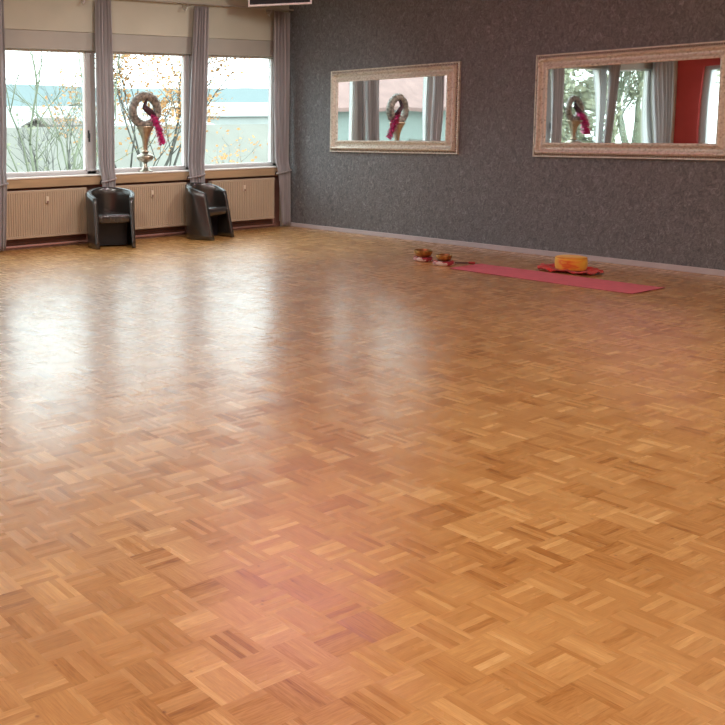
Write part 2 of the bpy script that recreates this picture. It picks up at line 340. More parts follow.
def make_window(n, xr, handle):
    xl = xr - WGS[n - 1]
    w = thing('window_%d' % n, (0, 0, 0), 0, None, None, None, 'structure')
    z0, z1 = 0.892, 2.50
    f = MB()
    fr = 0.135 / 2 + 0.0
    f.box(xl - (0.1825 if n == 1 else fr), xl, WY - 0.05, WY + 0.05, z0, z1).box(xr, xr + fr, WY - 0.05, WY + 0.05, z0, z1)
    f.box(xl - fr, xr + fr, WY - 0.05, WY + 0.05, z1 - 0.032, z1).box(xl - fr, xr + fr, WY - 0.05, WY + 0.05, z0, 0.935)
    f.build('window_frame', M['pvc'], w, bevel=0.004)
    g = MB(); t = 0.016
    g.box(xl, xl + t, WY - 0.03, WY + 0.02, 0.935, z1 - 0.032).box(xr - t, xr, WY - 0.03, WY + 0.02, 0.935, z1 - 0.032)
    g.box(xl, xr, WY - 0.03, WY + 0.02, 0.935, 0.935 + t).box(xl, xr, WY - 0.03, WY + 0.02, z1 - 0.048, z1 - 0.032)
    g.build('glazing_bead', M['gasket'], w)
    MB().box(xl + t, xr - t, WY - 0.004, WY + 0.004, 0.95, z1 - 0.048).build('window_pane', M['glass'], w)
    if handle:
        h = MB().box(xr + 0.012, xr + 0.034, WY - 0.062, WY - 0.05, 1.36, 1.46).box(xr + 0.015, xr + 0.031, WY - 0.085, WY - 0.062, 1.31, 1.42)
        h.build('window_handle', M['dark'], w, bevel=0.003)
    return w
for n in range(NWIN):
    w = make_window(n + 1, WR - PITCH * n, n in (2, 4))
    w['label'] = ['window beside the dark wall, rightmost of the row', 'window behind the ornamental vase nearest the corner', 'window with a bare tree outside, left edge of the photo',
                  'window out of frame seen between mirrored curtains', 'window behind the second vase, seen in the mirror', 'window next to the red wall, seen in the mirror'][n]
    w['category'] = 'window'
# the window in the red wall
w = thing('window_7', (0, 0, 0), 0, 'window in the red side wall, seen in the far mirror', 'window', None, 'structure')
MB().box(XL - 0.13, XL - 0.05, 8.2, 8.28, 0.9, 2.5).box(XL - 0.13, XL - 0.05, 9.87, 9.95, 0.9, 2.5).box(XL - 0.13, XL - 0.05, 8.28, 9.87, 0.9, 0.97).box(XL - 0.13, XL - 0.05, 8.28, 9.87, 2.42, 2.5).build('window_frame', M['pvc'], w)
MB().box(XL - 0.10, XL - 0.092, 8.28, 9.87, 0.97, 2.42).build('window_pane', M['glass'], w)

# ------------------------------------------------------------------ curtain rail and curtains
rail = thing('curtain_rail', (0, 10.32, 3.135), 0, 'thin dark curtain rail running above the whole row of windows', 'curtain rail')
MB().box(x_end - 0.1, XR - 0.02, -0.015, 0.015, -0.008, 0.010).build('rail_track', M['shutter'], rail)
for bx in (9.41, 7.92, 6.32, 4.7, 3.1, 1.5):
    b = MB().box(bx - 0.010, bx + 0.010, -0.012, 0.098, -0.045, -0.008)
    b.tube([(bx, -0.01, -0.03), (bx - 0.03, -0.02, -0.06), (bx - 0.05, -0.02, -0.10), (bx - 0.075, -0.02, -0.08)], 0.013, 8)
    b.build('bracket', M['steel'], rail, smooth=False)

def make_curtain(x0, x1, b0, b1, seed, label, tie=True, zt=3.10, zb=0.02, y=10.32, t0=None, t1=None):
    """folded curtain: edges x0..x1 at the top, t0..t1 at the tie, b0..b1 at the hem"""
    rnd = random.Random(seed)
    xc = (x0 + x1) / 2
    c = thing('curtain', (xc, y, zb), 0, label, 'curtain', 'mauve curtains between the windows')
    nz, nx, folds = 40, 96, 5
    ph = [rnd.uniform(0, 6.28) for _ in range(4)]
    P, Q = [], []
    for i in range(nz + 1):
        z = zb + (zt - zb) * i / nz
        if z > 0.86:
            k = (z - 0.86) / (zt - 0.86); k = k ** 0.8
            a, b = (t0 if t0 else x0) * (1 - k) + x0 * k, (t1 if t1 else x1) * (1 - k) + x1 * k
            bulge = 0.018 * math.sin(PI * k)
            a -= bulge; b += bulge
        else:
            k = z / 0.86
            a, b = b0 * (1 - k) + (t0 if t0 else x0) * k, b1 * (1 - k) + (t1 if t1 else x1) * k
        row = []
        for j in range(nx + 1):
            u = j / nx
            uu = u + 0.018 * math.sin(2 * PI * folds * u * 1.0 + ph[0] + z * 0.5)
            xx = a + (b - a) * min(1, max(0, uu))
            kk = min(1, max(0, (z - 0.80) / 0.22)); kk = kk * kk * (3 - 2 * kk); am = 0.014 + 0.016 * kk
            dy = -0.052 * (1 - kk) + am * math.sin(2 * PI * folds * u + ph[1] + 0.35 * math.sin(z * 1.3 + ph[2])) + 0.006 * math.sin(2 * PI * folds * 2.3 * u + ph[3] + z * 0.7)
            row.append((xx - xc, dy, z - zb))
        P.append(row)
    mb = MB().grid(P)
    o = mb.build('curtain_cloth', M['curtain'], c, smooth=True)
    s = o.modifiers.new('solid', 'SOLIDIFY'); s.thickness = 0.002
    if tie:
        a, b = (t0 if t0 else x0) - xc, (t1 if t1 else x1) - xc
        pts = [((a + b) / 2 + ((b - a) / 2 + 0.008) * math.cos(q), -0.05 + 0.03 * math.sin(q), 0.815 - zb + 0.02 * math.cos(q)) for q in [2 * PI * k / 24 for k in range(24)]]
        tb = MB().tube(pts, 0.012, 8, closed=True).build('tieback', M['curtain'], c, smooth=True)
        MB().tube([(a - 0.012, -0.045, 0.825 - zb), (a - 0.016, -0.03, 0.80 - zb), (a - 0.012, -0.015, 0.77 - zb)], 0.007, 6).build('hook', M['dark'], tb)
    return c
make_curtain(9.46, 9.77, 9.60, 9.77, 3, 'mauve curtain hanging in the corner against the dark wall, down to the floor', t0=9.51, t1=9.765)
make_curtain(8.04, 8.265, 7.97, 8.16, 5, 'mauve curtain hanging behind the right-hand tub chair', t0=7.91, t1=8.17)
make_curtain(6.47, 6.69, 6.49, 6.67, 8, 'mauve curtain hanging behind the left-hand tub chair', t0=6.51, t1=6.71)
make_curtain(4.86, 5.175, 4.88, 5.10, 11, 'mauve curtain reaching the floor at the left edge of the photo', t0=4.87, t1=5.14)
make_curtain(3.18, 3.50, 3.25, 3.46, 14, 'grey-white curtain seen at the left end of the far mirror')
make_curtain(1.58, 1.90, 1.65, 1.86, 17, 'grey-white curtain seen in the far mirror right of its vase')
make_curtain(-0.50, 0.02, -0.45, 0.0, 20, 'grey-white curtain beside the red wall, seen in the far mirror')
# curtain at the side window, runs along Y
c = make_curtain(9.30, 9.62, 9.35, 9.58, 23, 'pale curtain in front of the red wall window, seen in the far mirror')
c.location = (XL + 0.12, 9.52, 0.02); c.rotation_euler = (0, 0, PI / 2)

# ------------------------------------------------------------------ radiators and pipe
def make_radiator(x0, x1):
    r = thing('radiator', ((x0 + x1) / 2, 10.30, 0.14), 0)
    w = x1 - x0; h = 0.595; xs = -w / 2
    n = 34; P0, P1 = [], []
    prof = []
    m_ = 0.03
    prof.append((xs, 0.02)); prof.append((xs + 0.004, 0.0)); prof.append((xs + m_, 0.0))
    step = (w - 2 * m_) / n
    for k in range(n):
        a = xs + m_ + k * step
        prof += [(a + step * 0.10, 0.0), (a + step * 0.22, 0.009), (a + step * 0.42, 0.009), (a + step * 0.54, 0.0), (a + step, 0.0)]
    prof += [(-xs - 0.004, 0.0), (-xs, 0.02)]
    rows = []
    for z, q in ((0.0, 0.012), (0.006, 0.0), (0.028, 0.0)): rows.append([(x, q, z) for x, y in prof])
    rows.append([(x, y, 0.036) for x, y in prof]); rows.append([(x, y, h - 0.036) for x, y in prof])
    for z, q in ((h - 0.028, 0.0), (h - 0.006, 0.0), (h, 0.012)): rows.append([(x, q, z) for x, y in prof])
    MB().grid(rows).build('front_panel', M['rad'], r)
    MB().box(xs + 0.002, -xs - 0.002, 0.022, 0.085, 0.004, h - 0.004).build('radiator_body', M['rad'], r, bevel=0.004)
    g = MB()
    for k in range(40):
        a = xs + 0.02 + k * (w - 0.04) / 40
        g.box(a, a + 0.012, 0.03, 0.08, h - 0.004, h + 0.001)
    g.build('top_grille', M['niche'], r)
    mt = MB().box(-0.018, 0.018, -0.022, 0.0, h - 0.17, h - 0.085).build('heat_meter', M['meter'], r, bevel=0.005)
    MB().box(-0.011, 0.011, -0.026, -0.0225, h - 0.168, h - 0.140).build('display', M['niche'], mt)
    for s in (-1, 1):
        MB().box(s * (w / 2 - 0.2) - 0.012, s * (w / 2 - 0.2) + 0.012, 0.085, 0.125, 0.05, h - 0.1).build('wall_bracket', M['rad'], r)
    v = MB().tube([(-xs + 0.0, 0.055, 0.03), (-xs + 0.022, 0.055, 0.02), (-xs + 0.028, 0.055, -0.02), (-xs + 0.028, 0.05, -0.085)], 0.010, 8)
    v.build('pipe_connection', M['pipe'], r, smooth=True)
    return r
rl = ['beige ribbed radiator under the window beside the dark wall, right of both chairs', 'beige ribbed radiator under the window between the two tub chairs',
      'beige ribbed radiator left of both chairs under the bare tree window', 'beige radiator out of frame left of the photo', 'beige radiator below the second vase out of frame', 'beige radiator beside the red wall out of frame']
rads = []
for n in range(NWIN):
    x1 = 9.485 - 1.6 * n; x0 = x1 - 1.16
    if n == 0: r0 = r = make_radiator(x0, x1)
    else: r = copy_tree(r0); r.location = ((x0 + x1) / 2, 10.30, 0.14)
    tag(r, rl[n], 'radiator', 'ribbed panel radiators under the windows')
hp = MB().tube([(x_end, 10.36, 0.042), (9.55, 10.36, 0.042)], 0.014, 10).build('heating_pipe', M['pipe'], smooth=True)
tag(hp, 'mauve painted heating pipe running along the floor beneath the radiators', 'pipe')

# ------------------------------------------------------------------ mirrors
def make_mirror(y0, y1, z0, z1, wav, label):
    """wall mirror spanning y0..y1 (y0 < y1) on the right wall; local x = toward room is -X"""
    yc = (y0 + y1) / 2
    t = thing('wall_mirror', (XR, yc, z0), 0, label, 'mirror', 'ornate framed mirrors on the dark wall')
    W, Hh = (y1 - y0) / 2, z1 - z0
    def sweep(prof, name, m, smooth=False):
        # prof: list of (inset from outer edge, depth out of the wall)
        rows = []
        for sy, sz in ((-1, 0), (1, 0), (1, 1), (-1, 1)):
            rows.append([(-d, sy * (W - i), (i if sz == 0 else Hh - i)) for i, d in prof])
        return MB().grid(rows, closeu=True, closev=True).build(name, m, t, smooth=smooth)
    sweep([(0, 0.002), (0, 0.030), (0.004, 0.036), (0.014, 0.036), (0.018, 0.030), (0.018, 0.002)], 'outer_lip', M['gilt'])
    sweep([(0.0181, 0.002), (0.0181, 0.022), (0.034, 0.022), (0.034, 0.002)], 'dark_channel', M['mallet'])
    sweep([(0.0341, 0.002), (0.0341, 0.020), (0.037, 0.046), (0.046, 0.062), (0.058, 0.068), (0.069, 0.062), (0.075, 0.046), (0.078, 0.040), (0.078, 0.002)], 'raised_moulding', M['gilt'])
    sweep([(0.0781, 0.002), (0.0781, 0.034), (0.088, 0.026), (0.102, 0.026), (0.118, 0.034), (0.130, 0.050), (0.134, 0.052), (0.134, 0.002)], 'cove_moulding', M['gilt'])
    sweep([(0.1341, 0.002), (0.1341, 0.058), (0.140, 0.062), (0.152, 0.062), (0.160, 0.056), (0.162, 0.040), (0.162, 0.002)], 'inner_lip', M['gilt'])
    def beads(inset, depth, r, sp, name):
        b = MB()
        def bead(y, z):
            vs = []; fs = []
            for (a, s_) in ((0, 1.0), (0.6 * r, 0.8), (r, 0.0)):
                if s_ == 0: vs.append((-(depth + a), y, z))
                else:
                    for k in range(6): vs.append((-(depth + a), y + r * s_ * math.cos(k * PI / 3), z + r * s_ * math.sin(k * PI / 3)))
            for k in range(6):
                q = (k + 1) % 6; fs.append((k, q, 6 + q, 6 + k)); fs.append((6 + k, 6 + q, 12))
            b.add(vs, fs)
        ny = int((2 * (W - inset)) / sp); nz = int((Hh - 2 * inset) / sp)
        for k in range(ny + 1):
            yy = -(W - inset) + 2 * (W - inset) * k / ny
            bead(yy, inset); bead(yy, Hh - inset)
        for k in range(1, nz):
            zz = inset + (Hh - 2 * inset) * k / nz
            bead(-(W - inset), zz); bead(W - inset, zz)
        return b.build(name, M['gilt'], t, smooth=True)
    beads(0.026, 0.021, 0.0075, 0.022, 'bead_row'); beads(0.147, 0.060, 0.0060, 0.018, 'bead_row')
    # corner leaf ornaments
    for sy in (-1, 1):
        for sz in (0, 1):
            b = MB()
            for (a, ln) in ((0.0, 0.15), (0.28, 0.11), (-0.28, 0.11), (0.785, 0.06)):
                pass
            zc = 0.056 if sz == 0 else Hh - 0.056; dz = 1 if sz == 0 else -1
            for (dy_, dz_, L_) in ((-sy, 0, 0.13), (0, dz, 0.13), (-sy * 0.7, dz * 0.7, 0.05)):
                p = [(-(0.056 + 0.010 * math.sin(PI * q / 5)), sy * (W - 0.056) + dy_ * L_ * q / 5, zc + dz_ * L_ * q / 5) for q in range(6)]
                b.tube(p, [0.014, 0.016, 0.014, 0.011, 0.007, 0.002], 6)
            b.build('corner_ornament', M['gilt'], t, smooth=True)
    # the glass, very slightly wavy (thick old pane)
    gy, gz = 90, 24; ins = 0.150; P = []
    for a in range(gy + 1):
        row = []
        for c_ in range(gz + 1):
            u = a / gy; v = c_ / gz
            y = -(W - ins) + 2 * (W - ins) * u; z = ins + (Hh - 2 * ins) * v
            d = 0.052 + wav(y, z)
            row.append((-d, y, z))
        P.append(row)
    g = MB().grid(P).build('mirror_pane', M['mirror'], t, smooth=True)
    for (s_, nm) in ((-1, 'a'),):
        MB().box(-0.030, -0.002, -(W - 0.15), W - 0.15, 0.15, Hh - 0.15).build('backing_board', M['dark'], t)
    return t
def wav1(y, z): return 0.00035 * math.sin(5.0 * y + 1.3 * z) + 0.0002 * math.sin(9 * y - 3 * z)
def wav2(y, z):
    e = max(0.0, -y - 0.55)
    return 0.0006 * math.sin(4.6 * y + 1.7 * z + 0.6) + 0.0003 * math.sin(10 * y + 2 * z) + 0.014 * e * e * (0.55 + 1.2 * (z - 0.5))
make_mirror(7.475, 9.555, 1.11, 2.222, wav1, 'ornate gilt framed mirror nearer the window corner on the dark wall')
make_mirror(4.44, 6.49, 1.10, 2.222, wav2, 'ornate gilt framed mirror reflecting a red wall, cut by the right photo edge')

# ------------------------------------------------------------------ tub chairs
def make_chair():
    t = thing('tub_chair')
    W, D, TH = 0.248, 0.545, 0.045
    def plan(n=48):
        pts = []
        st = D - 0.27
        for k in range(9): pts.append((-W, st * k / 9))
        for k in range(n - 17): 
            a = PI * k / (n - 18); pts.append((-W * math.cos(a), st + 0.27 * math.sin(a) ** 0.9))
        for k in range(9): pts.append((W, st * (8 - k) / 9))
        return pts
    pl = [(x * (1 + 0.20 * math.sin(PI * min(1, max(0, y / D)))), y) for x, y in plan()]; n = len(pl)
    def inner(p, i):
        a = Vector(pl[max(0, i - 1)]); b = Vector(pl[min(n - 1, i + 1)]); d = (b - a).normalized()
        return (p[0] + d.y * TH, p[1] - d.x * TH)
    def topz(y): 
        k = min(1, max(0, y / D)); return 0.618 + 0.115 * (k ** 0.9)
    rows = []
    hs = 10
    for i, p in enumerate(pl):
        q = inner(p, i)
        if i == 0 or i == n - 1: q = (p[0] + (TH if i == 0 else -TH), p[1])
        y = p[1]; zt = topz(y)
        def rake(yy, z): return yy + 0.135 * (z / 0.62) * max(0, 1 - yy / 0.36)
        row = []
        ox = p[0]; oy = p[1]
        for k in range(hs + 1):
            z = (zt - 0.018) * k / hs; fl = 1 + 0.06 * (z / 0.7) * min(1, oy / 0.2)
            row.append((ox * fl, rake(oy, z) + 0.015 * (z / 0.7) * (oy / D), z))
        # rounded rim
        for a in (0.25, 0.5, 0.75):
            mx = (p[0] * (1 - a) + q[0] * a); my = (p[1] * (1 - a) + q[1] * a)
            row.append((mx, rake(my, zt), zt - 0.018 + 0.016 * math.sin(PI * a)))
        for k in range(hs, -1, -1):
            z = (zt - 0.018) * k / hs
            row.append((q[0], rake(q[1], z), z))
        rows.append(row)
    mb = MB().grid(rows, closev=True)
    m = len(rows[0])
    mb.f.append(tuple(range(m))[::-1]); mb.f.append(tuple((n - 1) * m + k for k in range(m)))
    mb.build('shell', M['leather'], t, smooth=True)
    # piping along both edges of the rim
    for side, (fa, fb) in (('outer', (0.06, 0)), ('inner', (0.94, 0))):
        pts = []
        for i, p in enumerate(pl):
            q = inner(p, i)
            if i == 0 or i == n - 1: q = (p[0] + (TH if i == 0 else -TH), p[1])
            mx = p[0] * (1 - fa) + q[0] * fa; my = p[1] * (1 - fa) + q[1] * fa
            zt = topz(p[1]); pts.append((mx, my + 0.135 * (zt / 0.62) * max(0, 1 - my / 0.36), zt - 0.008))
        MB().tube(pts, 0.006, 6).build('piping', M['leather2'], t, smooth=True)
    # seat cushion
    def cushion(z0, z1, y0, name, mtl, rr):
        P = []; wi = W - 0.022; prof = [(rr, z0), (0, z0 + rr), (0, z1 - rr), (rr * 0.4, z1 - rr * 0.3), (rr, z1)]
        ring = []
        st = D - 0.27
        yb = st + 0.27 - TH - 0.004
        for k in range(40):
            a = 2 * PI * k / 40
            cx = math.cos(a); sx = math.sin(a)
            x = wi * (abs(cx) ** 0.35) * (1 if cx > 0 else -1)
            if sx > 0: y = st * 0.8 + (yb - st * 0.8) * (sx ** 0.9); x = wi * (1 if cx > 0 else -1) * (abs(cx) ** 0.85)
            else: y = st * 0.8 + (st * 0.8 - y0) * (-(abs(sx) ** 0.35))
            ring.append((x, y))
        cy = (y0 + yb) / 2
        rows = [[(x * (1 - i_ / wi), cy + (y - cy) * (1 - i_ / wi), z) for x, y in ring] for i_, z in prof]
        mb = MB(); mb.grid(rows, closev=True)
        N_ = len(ring); mb.f.append(tuple(range(N_))[::-1]); mb.f.append(tuple((len(prof) - 1) * N_ + k for k in range(N_)))
        return mb.build(name, mtl, t, smooth=True, bevel=0)
    cushion(0.305, 0.415, 0.075, 'seat', M['leather2'], 0.022)
    MB().box(-W + TH + 0.003, W - TH - 0.003, 0.24, 0.26, 0.015, 0.298).build('front_panel', M['plinth'], t, bevel=0.004)
    MB().box(-W + TH + 0.003, W - TH - 0.003, 0.265, 0.36, 0.015, 0.298).build('inner_base', M['plinth'], t)
    for sx in (-1, 1):
        for yy in (0.04, 0.40):
            MB().lathe([(0.012, 0), (0.014, 0.002), (0.014, 0.004)], 12, (sx * (W - 0.024), yy, -0.004)).build('foot_glide', M['dark'], t)
    return t
ch = make_chair()
tag(ch, 'black leather tub chair on the left, seat turned to face the viewer', 'chair', 'black leather tub chairs')
ch.location = (6.338, 9.70, 0.004); ch.rotation_euler.z = math.radians(-20)
ch2 = copy_tree(ch); ch2['label'] = 'black leather tub chair on the right, turned to show its left side'
ch2.location = (8.030, 9.69, 0.004); ch2.rotation_euler.z = math.radians(15)

# ------------------------------------------------------------------ ornamental vases with wreath and plume
def make_ornament(sgn=1):
    t = thing('ornamental_vase')
    MB().lathe([(0.098, 0), (0.10, 0.008), (0.086, 0.018), (0.055, 0.034), (0.038, 0.06), (0.028, 0.095), (0.026, 0.120)], 32).build('foot', M['silver'], t, smooth=True)
    MB().lathe([(0.026, 0.1205), (0.05, 0.130), (0.088, 0.148), (0.112, 0.175), (0.118, 0.195), (0.116, 0.212), (0.086, 0.232), (0.05, 0.246), (0.038, 0.256)], 32).build('bulb', M['silver'], t, smooth=True)
    MB().lathe([(0.036, 0.2565), (0.052, 0.262), (0.055, 0.272), (0.036, 0.284), (0.034, 0.30), (0.036, 0.36), (0.042, 0.42), (0.058, 0.48), (0.084, 0.54), (0.112, 0.585), (0.122, 0.61), (0.112, 0.612), (0.10, 0.59), (0.02, 0.56)], 32).build('funnel', M['bronze'], t, smooth=True)
    rnd = random.Random(5)
    R_, r_, zc = 0.192, 0.056, 0.82
    wr = MB()
    pts = [(R_ * math.cos(a), 0, zc + R_ * math.sin(a)) for a in [2 * PI * k / 40 for k in range(40)]]
    wr.tube(pts, r_, 14, closed=True)
    w_ = wr.build('wreath', M['wreath'], t, smooth=True)
    lf = MB()
    for k in range(520):
        a = rnd.uniform(0, 2 * PI); b = rnd.uniform(0, 2 * PI)
        rad = Vector((math.cos(a), 0, math.sin(a))); tn = Vector((-math.sin(a), 0, math.cos(a))); n = rad * math.cos(b) + Vector((0, 1, 0)) * math.sin(b)
        c = Vector((0, 0, zc)) + rad * R_ + n * (r_ * 0.94)
        d = (tn * rnd.choice((1, 1, -1)) + n * rnd.uniform(0.2, 0.7) + Vector((rnd.uniform(-.3, .3), rnd.uniform(-.3, .3), rnd.uniform(-.3, .3)))).normalized()
        s = d.cross(n).normalized(); ln = rnd.uniform(0.018, 0.034); wd = ln * 0.36
        lf.add([c, c + d * ln * .5 + s * wd, c + d * ln, c + d * ln * .5 - s * wd, c + d * ln * .5 + n * 0.004], [(0, 1, 4), (1, 2, 4), (2, 3, 4), (3, 0, 4)])
    lf.build('leaves', M['wreath'], w_)['kind'] = 'stuff'
    # dark ribbon hanging inside the ring
    bw = MB()
    P0 = [(-0.01, -0.03, 0.955), (-0.035, -0.04, 0.90), (-0.045, -0.045, 0.855), (-0.005, -0.05, 0.82), (0.05, -0.055, 0.775), (0.10, -0.055, 0.735)]
    for q, off in enumerate(((0, 0, 0), (0.014, -0.01, 0.02), (0.025, 0.0, -0.01))):
        bw.tube([(sgn * (x + off[0]), y + off[1], z + off[2]) for x, y, z in P0], [0.006, 0.014, 0.024, 0.030, 0.032, 0.022], 8)
    bw.build('ribbon', M['bow'], t, smooth=True)
    core = [(0.055, -0.05, 0.775), (0.10, -0.06, 0.72), (0.145, -0.065, 0.64), (0.185, -0.065, 0.55), (0.215, -0.06, 0.46), (0.240, -0.05, 0.385)]
    core = [(sgn * x, y, z) for x, y, z in core]
    pl = MB(); pl.tube(core, [0.02, 0.026, 0.028, 0.028, 0.024, 0.010], 8)
    cv = [Vector(c) for c in core]
    for k in range(560):
        u = rnd.uniform(0, 4.999); i = int(u); f = u - i; c = cv[i].lerp(cv[i + 1], f); tn = (cv[i + 1] - cv[i]).normalized()
        n = Vector((rnd.gauss(0, 1), rnd.gauss(0, 1), rnd.gauss(0, 1))); n = (n - tn * n.dot(tn)).normalized()
        d = (n + tn * rnd.uniform(0.1, 0.9)).normalized(); s = d.cross(tn).normalized(); ln = rnd.uniform(0.035, 0.07) * (1.0 if u > 0.8 else 0.6); wd = ln * 0.26
        c = c + n * 0.012
        pl.add([c, c + d * ln * .5 + s * wd, c + d * ln, c + d * ln * .5 - s * wd], [(0, 1, 2), (0, 2, 3)])
    pl.build('plume', M['plume'], t)
    return t
ov = make_ornament(); ov.location = (7.325, 10.475, 0.893); ov.rotation_euler.z = math.radians(-4)
tag(ov, 'tall silver-bronze vase with wreath and magenta plume on the sill above the radiators', 'vase', 'wreath topped vases on the sill')
ov2 = make_ornament(-1); tag(ov2, None, 'vase', 'wreath topped vases on the sill'); ov2.location = (2.52, 10.47, 0.893); ov2.rotation_euler.z = math.radians(-3)
ov2['label'] = 'second wreath topped vase, seen only in the far mirror between two curtains'

# ------------------------------------------------------------------ television hanging in the corner
A, B = Vector((8.616, 9.90)), Vector((9.20, 9.306))
mid = (A + B) / 2; wd = (B - A).length; ang = math.atan2(B.y - A.y, B.x - A.x)
tv = thing('television', (mid.x, mid.y, 3.075), ang, 'black flat television with silver rim hanging from the ceiling in the corner', 'television')
MB().box(-wd / 2, wd / 2, 0.0, 0.055, 0.0, 0.50).build('casing', M['bezel'], tv, bevel=0.006)
MB().box(-wd / 2 + 0.022, wd / 2 - 0.022, -0.005, -0.0005, 0.024, 0.478).build('screen', M['screen'], tv)
MB().box(-0.03, 0.03, 0.057, 0.10, 0.2, H - 3.076).build('ceiling_bracket', M['steel'], tv)

# ------------------------------------------------------------------ things on the floor
ym = thing('yoga_mat', (8.465, 5.37, 0.0), math.radians(0.6), 'long pink yoga mat lying flat on the parquet along the dark wall', 'yoga mat')
P = []; rnd = random.Random(2)
top, bot = [], []
for i in range(41):
    y = -0.925 + 1.85 * i / 40; rt, rb = [], []
    for j in range(13):
        x = -0.262 + 0.524 * j / 12
        z = 0.0055 + 0.0012 * math.sin(3 * y + 2 * x) + (0.004 * max(0, (abs(y) - 0.855) / 0.07) ** 2)
        rt.append((x, y, z)); rb.append((x, y, z - 0.0045))
    top.append(rt); bot.append(rb)
MB().grid(top).build('mat_top', M['mat_pink'], ym, smooth=True)
eb = MB().grid(bot)
edge_t = [top[0][j] for j in range(13)] + [top[i][12] for i in range(1, 41)] + [top[40][j] for j in range(11, -1, -1)] + [top[i][0] for i in range(39, 0, -1)]
edge_b = [bot[0][j] for j in range(13)] + [bot[i][12] for i in range(1, 41)] + [bot[40][j] for j in range(11, -1, -1)] + [bot[i][0] for i in range(39, 0, -1)]
eb.grid([edge_t, edge_b], closev=True); eb.build('mat_edge', M['mat_edge'], ym)

sh = thing('shawl', (9.0, 5.50, 0.0), 0, 'crimson shawl spread flat under the yellow cushion at the edge of the mat', 'shawl')
rnd = random.Random(9); mb = MB(); rt, rb = [], []
na, nr = 72, 10
for k in range(nr + 1):
    r_ = k / nr; ra, rbm = [], []
    for a_ in range(na):
        a = 2 * PI * a_ / na
        rx = 0.235 + 0.020 * math.sin(3 * a + 1) + 0.010 * math.sin(7 * a); ry = 0.335 + 0.03 * math.sin(2 * a + .5) + 0.012 * math.sin(5 * a + 2)
        x = rx * r_ * math.cos(a); y = ry * r_ * math.sin(a)
        z = 0.0125 + (0.024 * abs(math.sin(5 * a + 4 * r_)) * r_ + 0.010 * abs(math.sin(11 * a + 2))) * (1 if r_ > 0.6 else 0) * min(1, (r_ - 0.55) * 4)
        if k == nr: z *= 0.85
        ra.append((x, y, z)); rbm.append((x, y, z - 0.005))
    rt.append(ra); rb.append(rbm)
mb.grid(rt, closev=True); mb.grid(rb, closev=True); mb.grid([rt[-1], rb[-1]], closev=True)
mb.build('shawl_cloth', M['shawl'], sh, smooth=True)
fr = MB()
for k in range(48):
    a = 2 * PI * k / 48
    if False:
        x = 0.235 * math.cos(a); y = 0.335 * math.sin(a); d = Vector((math.cos(a) * .3, math.sin(a), 0)).normalized()
        fr.tube([(x, y, 0.012), (x + d.x * .03, y + d.y * .03, 0.008), (x + d.x * .05, y + d.y * .05, 0.005)], [0.004, 0.004, 0.002], 5)
fr.build('fringe', M['shawl'], sh)

cu = thing('meditation_cushion', (9.02, 5.50, 0.0145), math.radians(30), 'round yellow and orange meditation cushion sitting on the crimson shawl', 'cushion')
n = 64; rows = []
for (r_, z) in ((0.02, 0.0), (0.118, 0.0), (0.136, 0.008), (0.143, 0.03), (0.146, 0.070), (0.144, 0.11), (0.138, 0.128), (0.120, 0.136), (0.06, 0.139), (0.01, 0.136)):
    rows.append([((r_ * (1 + 0.010 * math.cos(24 * 2 * PI * k / n) * (1 if 0.01 < z < 0.14 else 0))) * math.cos(2 * PI * k / n), (r_ * (1 + 0.010 * math.cos(24 * 2 * PI * k / n) * (1 if 0.01 < z < 0.14 else 0))) * math.sin(2 * PI * k / n), z) for k in range(n)])
mb = MB().grid(rows, closev=True); mb.f.append(tuple(range(n))[::-1]); mb.f.append(tuple((len(rows) - 1) * n + k for k in range(n)))
mb.build('cushion_body', M['cushion'], cu, smooth=True)
for z in (0.012, 0.126):
    MB().tube([(0.139 * math.cos(2 * PI * k / 40), 0.139 * math.sin(2 * PI * k / 40), z) for k in range(40)], 0.004, 6, closed=True).build('piping', M['piping'], cu, smooth=True)

def bowl(x, y, R_, h, ring_r, lab1, lab2):
    rg = thing('bowl_cushion', (x, y, 0.0), 0, lab2, 'cushion ring', 'brocade rings under the singing bowls')
    pts = [(ring_r * math.cos(2 * PI * k / 36), ring_r * math.sin(2 * PI * k / 36), 0.024) for k in range(36)]
    rr = [0.0235 + 0.002 * math.cos(9 * 2 * PI * k / 36) for k in range(36)]
    MB().tube(pts, rr, 12, closed=True).build('padded_ring', M['ring'], rg, smooth=True)
    for k in range(8):
        a = 2 * PI * (k + .5) / 8
        MB().box(-0.002, 0.002, -0.024, 0.024, 0, 0.003).build('seam', M['felt'], rg).matrix_local = Matrix.Translation((ring_r * math.cos(a), ring_r * math.sin(a), 0.046)) @ Matrix.Rotation(a + PI / 2, 4, 'Z')
    z0 = 0.040
    b = thing('singing_bowl', (x, y, z0), 0, lab1, 'singing bowl', 'brass singing bowls beside the yoga mat')
    o = [(0.02, 0.0), (R_ * .50, 0.001), (R_ * .72, h * .14), (R_ * .92, h * .45), (R_ * 1.0, h * .75), (R_ * .985, h * .97), (R_ * .975, h)]
    MB().lathe(o + [(R_ * .93, h), (R_ * .94, h * .8)], 40, cap=True).build('bowl_wall', M['brass'], b, smooth=True)
    MB().lathe([(R_ * .94, h * .8), (R_ * .86, h * .45), (R_ * .66, h * .2), (R_ * .3, h * .1), (0.004, h * .09)], 40, cap=False).build('bowl_interior', M['brass_in'], b, smooth=True)
    return b
bowl(8.45, 6.83, 0.098, 0.080, 0.078, 'larger brass singing bowl standing farthest left, away from the pink mat', 'red and white padded ring beneath the larger, left-hand bowl')
bowl(8.37, 6.50, 0.082, 0.070, 0.086, 'smaller brass singing bowl standing between the larger bowl and the pink mat', 'red and white padded ring beneath the smaller bowl near the mat')
ml = thing('mallet', (8.60, 6.42, 0.0), math.radians(-48), 'dark wooden mallet lying on the floor between the smaller bowl and the mat', 'mallet')
